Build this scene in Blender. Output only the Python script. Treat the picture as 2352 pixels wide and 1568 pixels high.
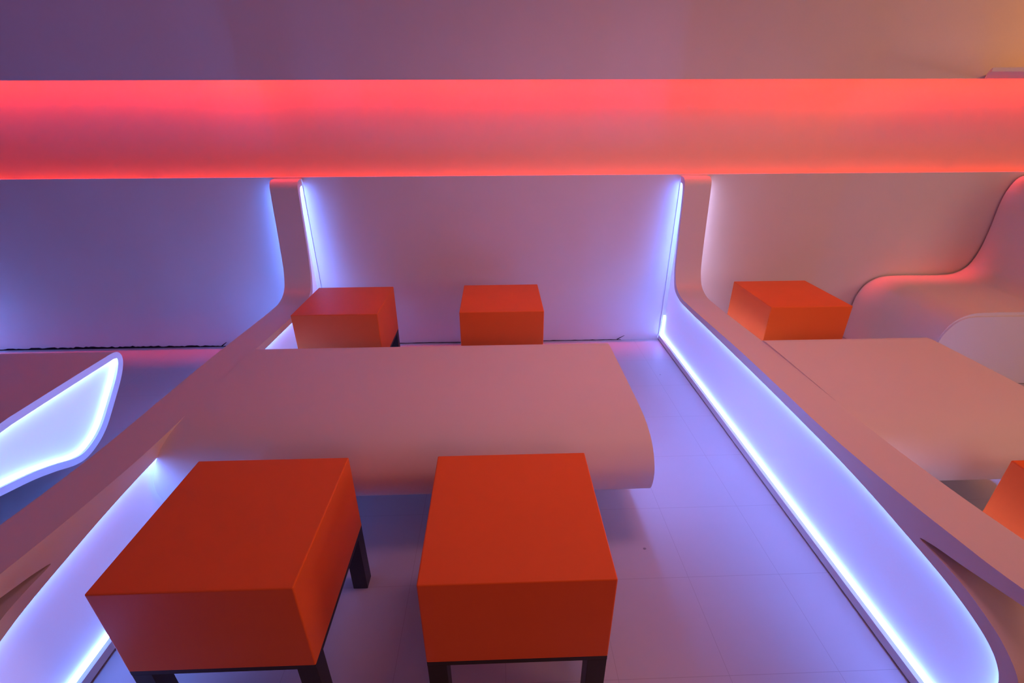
import bpy, bmesh, math, random
from mathutils import Vector, Matrix
random.seed(4)
for o in list(bpy.data.objects): bpy.data.objects.remove(o)
sc = bpy.context.scene
COL = sc.collection

# ------------------------------------------------------------------ camera
EYE = 1.33
PITCH, YAW, ROLL = 0.446, 0.031, -0.004
cy, sy, cp, sp = math.cos(YAW), math.sin(YAW), math.cos(PITCH), math.sin(PITCH)
fw = Vector((sy*cp, cy*cp, -sp)); rt = Vector((cy, -sy, 0)); up = rt.cross(fw)
r2 = rt*math.cos(ROLL) + up*math.sin(ROLL); u2 = -rt*math.sin(ROLL) + up*math.cos(ROLL)
cd = bpy.data.cameras.new('camera'); cam = bpy.data.objects.new('camera', cd); COL.objects.link(cam)
cd.sensor_width = 36.0; cd.sensor_fit = 'HORIZONTAL'; cd.lens = 16.61; cd.clip_start = 0.02
cam.matrix_world = Matrix(((r2.x, u2.x, -fw.x, 0), (r2.y, u2.y, -fw.y, 0), (r2.z, u2.z, -fw.z, EYE), (0, 0, 0, 1)))
sc.camera = cam

# ------------------------------------------------------------------ light and exposure
sc.view_settings.view_transform = 'Standard'; sc.view_settings.look = 'None'
sc.view_settings.exposure = 0.0; sc.view_settings.gamma = 1.0; sc.view_settings.use_curve_mapping = False
GAIN = {'world': (0.006, 0.003, 0.006), 'right': (16.5, 6.3, 1.9), 'left': (1.4, 0.1, 2.4), 'low_right': (18, 10.5, 8.5), 'low_left': (0.3, 0.9, 2.2),
        'center': (5.8, 2.2, 2.7), 'far_front': (5.0, 0.9, 0.5), 'amber': (4.8, 1.6, 0.0), 'strip': (6.6, 13.8, 52.0), 'panel': (0.10, 0.13, 0.44),
        'dim': (14.0, 13.0, 22.0), 'cove_up': (1.15, 0.032, 0.0), 'cove_low': (0.19, 0.009, 0.002), 'cove_down': (0.95, 0.04, 0.05)}
w = bpy.data.worlds.new('world'); sc.world = w; w.use_nodes = True
bg = w.node_tree.nodes['Background']; bg.inputs[0].default_value = (*GAIN['world'], 1); bg.inputs[1].default_value = 1.0

def area(name, loc, aim, sx, sy_, gain, k=1.0, spread=180):
    l = bpy.data.lights.new(name, 'AREA'); l.shape = 'RECTANGLE'; l.size = sx; l.size_y = sy_
    g = GAIN[gain]; m = max(max(g), 1e-9)
    l.color = [c/m for c in g]; l.energy = m*k; l.spread = math.radians(spread)
    o = bpy.data.objects.new(name, l); COL.objects.link(o); o.location = loc
    o.rotation_euler = (Vector(aim)-Vector(loc)).to_track_quat('-Z', 'Y').to_euler()
    return o
# room fills out of the frame: warm right-hand light, others added to balance tones
area('room_fill', (2.9, 0.4, 2.45), (1.8, 1.9, 0.3), 1.6, 1.2, 'right')
area('room_fill', (-3.2, 0.3, 2.4), (-2.2, 1.8, 0.3), 1.4, 1.0, 'left')
area('room_fill', (3.9, -0.4, 1.2), (1.2, 1.8, 0.4), 1.2, 1.0, 'low_right')
area('room_fill', (-2.2, -1.2, 1.2), (-0.4, 1.8, 0.3), 1.2, 1.0, 'low_left')
area('room_fill', (0.7, 1.25, 2.6), (0.6, 1.75, 0.4), 0.8, 0.5, 'center', 1.0, 110)
area('room_fill', (0.6, -1.5, 1.5), (0.4, 2.7, 1.0), 1.6, 0.8, 'far_front', 1.0, 120)
# yellow lamp over the little soffit at the right end
area('amber_lamp', (3.6, 2.35, 1.95), (3.3, 2.78, 1.8), 0.5, 0.25, 'amber')

# ------------------------------------------------------------------ materials
def principled(name, col, rough=0.6, spec=0.3, noise=0.04, bump=0.0, scale=12):
    m = bpy.data.materials.new(name); m.use_nodes = True; nt = m.node_tree
    b = nt.nodes['Principled BSDF']; b.inputs['Roughness'].default_value = rough
    b.inputs['Specular IOR Level'].default_value = spec
    tc = nt.nodes.new('ShaderNodeTexCoord'); nz = nt.nodes.new('ShaderNodeTexNoise')
    nz.inputs['Scale'].default_value = scale; nz.inputs['Detail'].default_value = 5
    nt.links.new(tc.outputs['Object'], nz.inputs['Vector'])
    mx = nt.nodes.new('ShaderNodeMix'); mx.data_type = 'RGBA'
    mx.inputs[6].default_value = tuple(c*(1-noise) for c in col)+(1,)
    mx.inputs[7].default_value = tuple(min(1, c*(1+noise)) for c in col)+(1,)
    nt.links.new(nz.outputs['Fac'], mx.inputs[0]); nt.links.new(mx.outputs[2], b.inputs['Base Color'])
    if bump:
        n2 = nt.nodes.new('ShaderNodeTexNoise'); n2.inputs['Scale'].default_value = scale*18
        nt.links.new(tc.outputs['Object'], n2.inputs['Vector'])
        bp = nt.nodes.new('ShaderNodeBump'); bp.inputs['Strength'].default_value = bump; bp.inputs['Distance'].default_value = 0.002
        nt.links.new(n2.outputs['Fac'], bp.inputs['Height']); nt.links.new(bp.outputs[0], b.inputs['Normal'])
    return m
def emission(name, col, s):
    m = bpy.data.materials.new(name); m.use_nodes = True; nt = m.node_tree; nt.nodes.clear()
    e = nt.nodes.new('ShaderNodeEmission'); e.inputs[0].default_value = (*col, 1); e.inputs[1].default_value = s
    o = nt.nodes.new('ShaderNodeOutputMaterial'); nt.links.new(e.outputs[0], o.inputs[0]); return m
M_WALL = principled('white_plaster', (0.74, 0.70, 0.72), 0.75, 0.15, 0.03, 0.12, 5)
M_LAC = principled('white_lacquer', (0.76, 0.72, 0.72), 0.5, 0.25, 0.02, 0.05, 4)
M_PANEL = principled('white_diffuser', (0.85, 0.85, 0.86), 0.8, 0.1, 0.0)
M_LIT = principled('backlit_diffuser', (0.93, 0.93, 0.93), 0.8, 0.1, 0.0)
_b = M_LIT.node_tree.nodes['Principled BSDF']; _b.inputs['Emission Color'].default_value = (*GAIN['panel'], 1); _b.inputs['Emission Strength'].default_value = 1.0
M_SEAT = principled('orange_vinyl', (0.92, 0.165, 0.028), 0.5, 0.25, 0.04, 0.10, 9)
M_LEG = principled('black_metal', (0.022, 0.02, 0.024), 0.45, 0.4, 0.1)
M_DARK = principled('dark_gap', (0.02, 0.015, 0.02), 0.9, 0.0, 0.1)
E_STRIP = emission('blue_white_led', GAIN['strip'], 1.0)
E_STRIP_DIM = emission('lilac_led', GAIN['dim'], 1.0)

def floor_material():
    m = principled('painted_floor', (0.50, 0.49, 0.53), 0.42, 0.3, 0.05, 0.0, 3); nt = m.node_tree
    b = nt.nodes['Principled BSDF']; mx = [n for n in nt.nodes if n.type == 'MIX'][0]
    tc = [n for n in nt.nodes if n.type == 'TEX_COORD'][0]
    mp = nt.nodes.new('ShaderNodeMapping'); mp.inputs['Location'].default_value = (-0.003, 0.159, 0)
    br = nt.nodes.new('ShaderNodeTexBrick'); br.offset = 0.0
    br.inputs['Scale'].default_value = 1.0; br.inputs['Brick Width'].default_value = 0.294; br.inputs['Row Height'].default_value = 0.294
    br.inputs['Mortar Size'].default_value = 0.0010; br.inputs['Mortar Smooth'].default_value = 0.4
    br.inputs['Color1'].default_value = (1, 1, 1, 1); br.inputs['Color2'].default_value = (1, 1, 1, 1); br.inputs['Mortar'].default_value = (0.80, 0.76, 0.78, 1)
    nt.links.new(tc.outputs['Object'], mp.inputs[0]); nt.links.new(mp.outputs[0], br.inputs['Vector'])
    vo = nt.nodes.new('ShaderNodeTexVoronoi'); vo.inputs['Scale'].default_value = 5.5
    nt.links.new(tc.outputs['Object'], vo.inputs['Vector'])
    nzz = nt.nodes.new('ShaderNodeTexNoise'); nzz.inputs['Scale'].default_value = 60; nt.links.new(tc.outputs['Object'], nzz.inputs['Vector'])
    ad = nt.nodes.new('ShaderNodeMath'); ad.operation = 'MULTIPLY_ADD'; ad.inputs[1].default_value = 0.05
    nt.links.new(nzz.outputs['Fac'], ad.inputs[0]); nt.links.new(vo.outputs['Distance'], ad.inputs[2])
    rp = nt.nodes.new('ShaderNodeValToRGB'); rp.color_ramp.elements[0].position = 0.052; rp.color_ramp.elements[0].color = (0.45, 0.42, 0.45, 1)
    rp.color_ramp.elements[1].position = 0.063; rp.color_ramp.elements[1].color = (1, 1, 1, 1)
    nt.links.new(ad.outputs[0], rp.inputs[0])
    a = nt.nodes.new('ShaderNodeMix'); a.data_type = 'RGBA'; a.blend_type = 'MULTIPLY'; a.inputs[0].default_value = 1
    c = nt.nodes.new('ShaderNodeMix'); c.data_type = 'RGBA'; c.blend_type = 'MULTIPLY'; c.inputs[0].default_value = 1
    nt.links.new(mx.outputs[2], a.inputs[6]); nt.links.new(br.outputs['Color'], a.inputs[7])
    nt.links.new(a.outputs[2], c.inputs[6]); nt.links.new(rp.outputs[0], c.inputs[7])
    nt.links.new(c.outputs[2], b.inputs['Base Color'])
    return m
M_FLOOR = floor_material()

# ------------------------------------------------------------------ helpers
def link(name, bm, mat, parent=None, smooth=None, bevel=0.0):
    bmesh.ops.recalc_face_normals(bm, faces=bm.faces)
    me = bpy.data.meshes.new(name); bm.to_mesh(me); bm.free(); me.materials.append(mat)
    if smooth:
        me.shade_smooth(); me.set_sharp_from_angle(angle=math.radians(smooth))
    o = bpy.data.objects.new(name, me); COL.objects.link(o)
    if parent: o.parent = parent
    if bevel:
        md = o.modifiers.new('bevel', 'BEVEL'); md.width = bevel; md.segments = 3; md.limit_method = 'ANGLE'; md.angle_limit = math.radians(50)
        md.harden_normals = False
    return o
def box(bm, x0, x1, y0, y1, z0, z1):
    v = [bm.verts.new((x, y, z)) for x in (x0, x1) for y in (y0, y1) for z in (z0, z1)]
    for f in ((0,1,3,2),(4,6,7,5),(0,4,5,1),(2,3,7,6),(0,2,6,4),(1,5,7,3)): bm.faces.new([v[i] for i in f])
def boxobj(name, dims, mat, parent=None, bevel=0.0):
    bm = bmesh.new(); box(bm, *dims); return link(name, bm, mat, parent, bevel=bevel)
def struct(o): o['kind'] = 'structure'; return o
def thing(name, loc, label, cat, group=None):
    o = bpy.data.objects.new(name, None); o.empty_display_size = 0.1; COL.objects.link(o); o.location = loc
    o['label'] = label; o['category'] = cat
    if group: o['group'] = group
    return o
def curve(runs, n=8):
    """Catmull-Rom through each run of points; run ends stay sharp."""
    out = []
    for pts in runs:
        P = [Vector(p) for p in pts]
        if len(P) < 3:
            for p in P:
                if not out or (out[-1]-p).length > 1e-5: out.append(p)
            continue
        for i in range(len(P)-1):
            a = P[i-1] if i else P[0]*2-P[1]; b, c = P[i], P[i+1]; d = P[i+2] if i+2 < len(P) else P[-1]*2-P[-2]
            t0 = 0; t1 = t0+max((b-a).length, 1e-4)**.5; t2 = t1+max((c-b).length, 1e-4)**.5; t3 = t2+max((d-c).length, 1e-4)**.5
            for k in range(n+1):
                t = t1+(t2-t1)*k/n
                A1 = a*((t1-t)/(t1-t0))+b*((t-t0)/(t1-t0)); A2 = b*((t2-t)/(t2-t1))+c*((t-t1)/(t2-t1)); A3 = c*((t3-t)/(t3-t2))+d*((t-t2)/(t3-t2))
                B1 = A1*((t2-t)/(t2-t0))+A2*((t-t0)/(t2-t0)); B2 = A2*((t3-t)/(t3-t1))+A3*((t-t1)/(t3-t1))
                q = B1*((t2-t)/(t2-t1))+B2*((t-t1)/(t2-t1))
                if not out or (out[-1]-q).length > 1e-4: out.append(q)
    if (out[0]-out[-1]).length < 1e-4: out.pop()
    return out
def loop(bm, pts, x):
    vs = [bm.verts.new((x, p[0], p[1])) for p in pts]
    es = [bm.edges.new((vs[i], vs[(i+1) % len(vs)])) for i in range(len(vs))]
    return vs, es
def tube(bm, A, B, skip=()):
    n = len(A)
    for i in range(n):
        if i in skip: continue
        bm.faces.new((A[i], A[(i+1) % n], B[(i+1) % n], B[i]))
def fill(bm, edges): bmesh.ops.triangle_fill(bm, use_beauty=True, use_dissolve=False, edges=edges)

# ------------------------------------------------------------------ room shell
D = 2.78
struct(boxobj('floor', (-4.6, 4.6, -1.6, 3.05, -0.06, 0.0), M_FLOOR))
struct(boxobj('wall_back', (-4.6, 4.6, D, D+0.035, 0.0, 1.027), M_WALL))
bm = bmesh.new()   # recessed light cove above the back wall
pr = [(2.815, 0.0), (2.815, 0.975), (2.985, 0.975), (3.0, 0.99), (3.0, 1.60), (2.985, 1.66), (2.94, 1.69), (2.83, 1.69), (2.83, 1.74), (3.05, 1.74), (3.05, 0.0)]
A, ea = loop(bm, pr, -4.6); B, eb = loop(bm, pr, 4.6); tube(bm, A, B); fill(bm, ea); fill(bm, eb)
struct(link('trim_1', bm, M_WALL, smooth=40))
struct(boxobj('wall_upper', (-4.6, 4.6, D, D+0.008, 1.497, 2.65), M_WALL))
struct(boxobj('ceiling', (-4.6, 4.6, 0.9, 3.05, 2.65, 2.7), M_WALL))
bm = bmesh.new()   # soffit at the right end
pr = [(2.60, D), (2.34, 2.49), (2.205, 2.335), (4.6, 2.27), (4.6, D)]
lo = [bm.verts.new((x, y, 1.498)) for x, y in pr]; hi = [bm.verts.new((x, y, 1.514)) for x, y in pr]
bm.faces.new(lo); bm.faces.new(hi)
for i in range(5): bm.faces.new((lo[i], lo[(i+1) % 5], hi[(i+1) % 5], hi[i]))
struct(link('trim_2', bm, M_WALL))

# red cove lamps: upper row behind the fascia, lower row in the trough behind the wall's top edge
x = -4.4
for i in range(22):
    X = x+0.2
    k = 0.85+0.45*math.exp(-((X+1.45)/0.3)**2)+0.2*math.exp(-(X/0.5)**2)+0.25*math.exp(-((X-2.3)/0.7)**2)+0.2*math.exp(-((X+3.0)/0.4)**2)
    area('cove_lamp', (X, 2.89, 1.54), (X, 3.0, 1.44), 0.39, 0.02, 'cove_up', k*0.5, 120); x += 0.40
x = -4.4
for i in range(11):
    area('cove_lamp', (x+0.39, 2.965, 0.992), (x+0.39, 3.0, 1.03), 0.78, 0.010, 'cove_low', 1.0, 170); x += 0.80

# narrow red strip behind the fascia that grazes down the wall
x = -4.4
for i in range(11):
    area('cove_lamp', (x+0.4, D+0.018, 1.57), (x+0.4, D-0.09, 0.0), 0.8, 0.010, 'cove_down', 1.0, 40); x += 0.80

# ------------------------------------------------------------------ lit partitions
OUT = [[(D, 1.018), (2.745, 1.018), (2.722, 1.008), (2.706, 0.985), (2.700, 0.94), (2.676, 0.68), (2.648, 0.50), (2.605, 0.425), (2.52, 0.390), (2.40, 0.386), (2.18, 0.392),
        (1.80, 0.405), (1.45, 0.409), (1.20, 0.412), (1.02, 0.422), (0.87, 0.434), (0.76, 0.446), (0.66, 0.458), (0.55, 0.480), (0.42, 0.520), (0.30, 0.580), (0.22, 0.640)],
       [(0.22, 0.640), (0.195, 0.640), (0.185, 0.618)],
       [(0.185, 0.618), (0.27, 0.545), (0.40, 0.488), (0.50, 0.457), (0.594, 0.435), (0.647, 0.421), (0.713, 0.403), (0.78, 0.387), (0.812, 0.377)],
       [(0.812, 0.377), (0.822, 0.372), (0.812, 0.369)],
       [(0.812, 0.369), (0.755, 0.368), (0.695, 0.362), (0.624, 0.343), (0.583, 0.325), (0.539, 0.290), (0.518, 0.24), (0.508, 0.12), (0.508, 0.006)],
       [(0.508, 0.006), (D, 0.006)]]
DI = D-0.006
INN = [[(DI, 0.984), (2.757, 0.984), (2.738, 0.975), (2.728, 0.95), (2.718, 0.88), (2.698, 0.68), (2.666, 0.48), (2.622, 0.398), (2.53, 0.365), (2.40, 0.360), (2.05, 0.364), (1.44, 0.369),
        (1.07, 0.364), (0.85, 0.347), (0.70, 0.328), (0.61, 0.300), (0.574, 0.272), (0.556, 0.235), (0.548, 0.12), (0.552, 0.06), (0.575, 0.037), (0.62, 0.034)],
       [(0.62, 0.034), (DI, 0.034)]]
outp = curve(OUT); innp = curve(INN)
REC = 0.024
def partition(x0, label, left_mat, right_mat):
    """x0..x0+0.15, both faces carry a recessed light panel."""
    T = 0.15
    root = thing('partition', (x0, 0, 0), label, 'partition', 'white booth partitions with lit side panels')
    bm = bmesh.new()
    A, ea = loop(bm, outp, 0); B, eb = loop(bm, outp, T); tube(bm, A, B, (len(outp)-1,))
    for xx, vs in ((0, A), (T, B)):
        # the recess is open at the wall, so each side face is one C-shaped loop
        inner = [bm.verts.new((xx, p[0], p[1])) for p in innp]
        ring = list(vs) + inner[::-1]
        es = []
        for i in range(len(ring)):
            a, b = ring[i], ring[(i+1) % len(ring)]
            e = bm.edges.get((a, b)) or bm.edges.new((a, b)); es.append(e)
        # drop wall edge
        fill(bm, es)
    link('body', bm, M_LAC, root, smooth=35)
    for s, mat in ((0, left_mat), (1, right_mat)):
        xo = 0 if s == 0 else T; xi = REC if s == 0 else T-REC
        bm = bmesh.new(); vs = [bm.verts.new((xi, p[0], p[1])) for p in innp]
        es = [bm.edges.new((vs[i], vs[(i+1) % len(vs)])) for i in range(len(vs))]; fill(bm, es)
        link('light_panel', bm, M_PANEL if mat is E_STRIP_DIM else M_LIT, root)
        bm = bmesh.new()
        xm = xi + (-0.010 if s == 0 else 0.010)
        a = [bm.verts.new((xi, p[0], p[1])) for p in innp]; b = [bm.verts.new((xm, p[0], p[1])) for p in innp]
        for i in range(len(a)-1): bm.faces.new((a[i], a[i+1], b[i+1], b[i]))
        lo = [bm.verts.new((xx_, DI, zz_)) for xx_, zz_ in ((xi, 0.034), (xm, 0.034), (xm, 0.17), (xi, 0.17))]; bm.faces.new(lo)
        b2 = bmesh.new()
        q = [b2.verts.new((xx_, DI+0.001, zz_)) for xx_, zz_ in ((xi, 0.034), (xo, 0.034), (xo, 0.984), (xi, 0.984))]; b2.faces.new(q)  # added baffle at the wall end, blocks direct strip light onto the wall
        a = [b2.verts.new((xm, p[0], p[1])) for p in innp]; b = [b2.verts.new((xo, p[0], p[1])) for p in innp]
        for i in range(len(a)-1): b2.faces.new((a[i], a[i+1], b[i+1], b[i]))
        link('frame_lip', b2, M_LAC, root, smooth=35)
        st = link('light_strip', bm, mat, root); st['label'] = 'thin %s light strip round the recessed panel' % ('lilac' if mat is E_STRIP_DIM else 'blue-white')
    return root
partition(-3.47, 'white partition with lit side panels at the far left end, beyond the left booth', E_STRIP, E_STRIP)
partition(-1.225, 'white partition with blue-white lit panel left of the centre table, joined to it', E_STRIP, E_STRIP)
partition(1.046, 'white partition with wide blue-white lit panel to the right of the centre table', E_STRIP, E_STRIP_DIM)

# ------------------------------------------------------------------ tables
TAB = [[(1.39, 0.410), (1.55, 0.411), (1.84, 0.411), (1.875, 0.410), (1.902, 0.403), (1.916, 0.382), (1.912, 0.352), (1.877, 0.300), (1.78, 0.205), (1.702, 0.138), (1.638, 0.105),
        (1.572, 0.090), (1.521, 0.098), (1.448, 0.130), (1.369, 0.160), (1.251, 0.192), (1.20, 0.206), (1.178, 0.225), (1.166, 0.262), (1.168, 0.306), (1.190, 0.345), (1.231, 0.379), (1.298, 0.401), (1.39, 0.410)]]
tabp = curve(TAB, 6)
def inset(poly, d):
    n = len(poly); out = []
    ar = sum(poly[i][0]*poly[(i+1) % n][1]-poly[(i+1) % n][0]*poly[i][1] for i in range(n))
    s = 1 if ar > 0 else -1
    for i in range(n):
        t = (poly[(i+1) % n]-poly[i-1]).normalized(); nrm = Vector((-t[1], t[0]))*s
        out.append(poly[i]+nrm*d)
    return out
tin = inset(tabp, 0.027)
tin = [p for i, p in enumerate(tin) if min((p-q).length for q in tabp) > 0.0255]
def table(x0, x1, label):
    root = thing('table', (x0, 0, 0), label, 'table', 'white wing-shaped tables with a lit end')
    W = x1-x0
    bm = bmesh.new()
    A, ea = loop(bm, tabp, 0); B, eb = loop(bm, tabp, W); tube(bm, A, B); fill(bm, ea)
    I, ei = loop(bm, tin, W)
    fill(bm, eb+ei)
    link('table_body', bm, M_LAC, root, smooth=35)
    bm = bmesh.new(); I, ei = loop(bm, tin, W-0.022); fill(bm, ei); link('light_panel', bm, M_LIT, root)
    bm = bmesh.new(); I, _ = loop(bm, tin, W-0.022); J, _ = loop(bm, tin, W-0.012); tube(bm, I, J)
    b2 = bmesh.new(); I, _ = loop(b2, tin, W-0.012); J, _ = loop(b2, tin, W); tube(b2, I, J); link('frame_lip', b2, M_LAC, root, smooth=35)
    st = link('light_strip', bm, E_STRIP, root); st['label'] = 'thin blue-white light strip round the table end'
    return root
table(-3.318, -1.67, 'white wing-shaped table in the left booth, its glowing end showing')
table(-1.076, 0.49, 'white wing-shaped table in the middle booth between two pairs of orange stools')
table(1.1955, 1.957, 'short white wing-shaped table in the right booth beside the curved bench')

# ------------------------------------------------------------------ stools
SW, SD, SH, ST = 0.41, 0.403, 0.255, 0.477
def make_stool(label):
    root = thing('stool', (0, 0, 0), label, 'stool', 'orange box stools on black metal frames')
    boxobj('seat', (0, SW, 0, SD, ST-SH, ST), M_SEAT, root, bevel=0.0035)
    z1 = ST-SH; z0 = z1-0.013
    bm = bmesh.new()
    for d in ((0, SW, 0, 0.04), (0, SW, SD-0.04, SD), (0, 0.04, 0.04, SD-0.04), (SW-0.04, SW, 0.04, SD-0.04)):
        box(bm, d[0]+0.001*(d[0] == 0), d[1]-0.001*(d[1] == SW), d[2]+0.001*(d[2] == 0), d[3]-0.001*(d[3] == SD), z0, z1)
    link('frame', bm, M_LEG, root)
    for xa in (0.001, SW-0.045):
        for ya in (0.001, SD-0.045):
            boxobj('leg', (xa, xa+0.044, ya, ya+0.044, 0, z0), M_LEG, root, bevel=0.001)
    return root
spots = [(-0.175, 0.652, 'large orange box stool in the foreground, centre, directly in front of the white table'),
         (-0.831, 0.655, 'orange box stool in the left foreground, its left corner against the lit panel'),
         (-0.988, 2.112, 'small orange box stool behind the middle table, against the left partition'),
         (-0.188, 2.118, 'orange box stool standing alone behind the middle table, in front of the back wall'),
         (1.339, 2.120, 'orange box stool behind the right table, beside the curved bench'),
         (1.392, 0.576, 'orange box stool cut off by the right edge, behind the right partition')]
proto = make_stool(spots[0][2])
for i, (x, y, lab) in enumerate(spots):
    if i == 0: r = proto
    else:
        r = proto.copy(); COL.objects.link(r)
        for ch in list(proto.children):
            c = ch.copy(); COL.objects.link(c); c.parent = r
    r.location = (x, y, 0); r['label'] = lab

# ------------------------------------------------------------------ curved bench in the right booth
bp = curve([[(2.275, 0.004), (2.275, 0.22), (2.286, 0.302), (2.326, 0.372), (2.396, 0.411), (2.50, 0.419), (2.80, 0.420), (2.87, 0.432), (2.93, 0.474), (2.962, 0.554), (2.972, 0.688), (2.968, 0.86),
             (2.978, 0.930), (3.010, 0.992), (3.06, 1.012), (3.14, 1.014)], [(3.14, 1.014), (3.30, 1.014)], [(3.30, 1.014), (3.30, 0.004)], [(3.30, 0.004), (2.275, 0.004)]])
bench = thing('bench', (0, 0, 0), 'white moulded bench with rounded seat and backrest at the right, against the back wall', 'bench')
Y0, Y1 = 2.145, 2.768
bm = bmesh.new()
f = [bm.verts.new((p[0], Y0, p[1])) for p in bp]; b = [bm.verts.new((p[0], Y1, p[1])) for p in bp]
ef = [bm.edges.new((f[i], f[(i+1) % len(f)])) for i in range(len(f))]; eb = [bm.edges.new((b[i], b[(i+1) % len(b)])) for i in range(len(b))]
tube(bm, f, b); fill(bm, ef); fill(bm, eb)
link('seat_shell', bm, M_LAC, bench, smooth=35)
bm = bmesh.new()
ep = curve([[(2.276, 0.004), (2.276, 0.22), (2.288, 0.298), (2.328, 0.365), (2.372, 0.392), (2.42, 0.400)], [(2.42, 0.400), (3.29, 0.400)], [(3.29, 0.400), (3.29, 0.004)], [(3.29, 0.004), (2.276, 0.004)]])
f = [bm.verts.new((p[0], Y0-0.010, p[1])) for p in ep]; b = [bm.verts.new((p[0], Y0, p[1])) for p in ep]
ef = [bm.edges.new((f[i], f[(i+1) % len(f)])) for i in range(len(f))]
tube(bm, f, b); fill(bm, ef)
link('end_panel', bm, M_LAC, bench, smooth=35)

# ------------------------------------------------------------------ worn gap where the wall meets the floor
def crack(x0, x1, h, lift, n=90):
    bm = bmesh.new(); prev = None
    for i in range(n+1):
        t = i/n; x = x0+(x1-x0)*t
        hh = h*(0.35+0.65*random.random())*(0.35+0.65*math.sin(math.pi*min(1, t*1.05))**0.5)
        a = bm.verts.new((x, D-0.0012, 0.001)); b = bm.verts.new((x, D-0.0012, 0.002+hh)); c = bm.verts.new((x, D-0.004, 0.001))
        if prev: bm.faces.new((prev[0], a, b, prev[1])); bm.faces.new((prev[1], b, c, prev[2])); bm.faces.new((prev[2], c, a, prev[0]))
        prev = (a, b, c)
    if lift:
        a = [bm.verts.new(p) for p in ((x1-0.03, D-0.002, 0.005), (x1-0.02, D-0.002, 0.003), (x1+0.02, D-0.012, 0.035), (x1+0.016, D-0.012, 0.036))]; bm.faces.new(a)
    return link('trim_3', bm, M_DARK)
struct(crack(-3.2, -1.75, 0.016, True)); struct(crack(0.1, 0.80, 0.004, True, 30)); struct(crack(-1.07, 0.1, 0.003, False, 30))
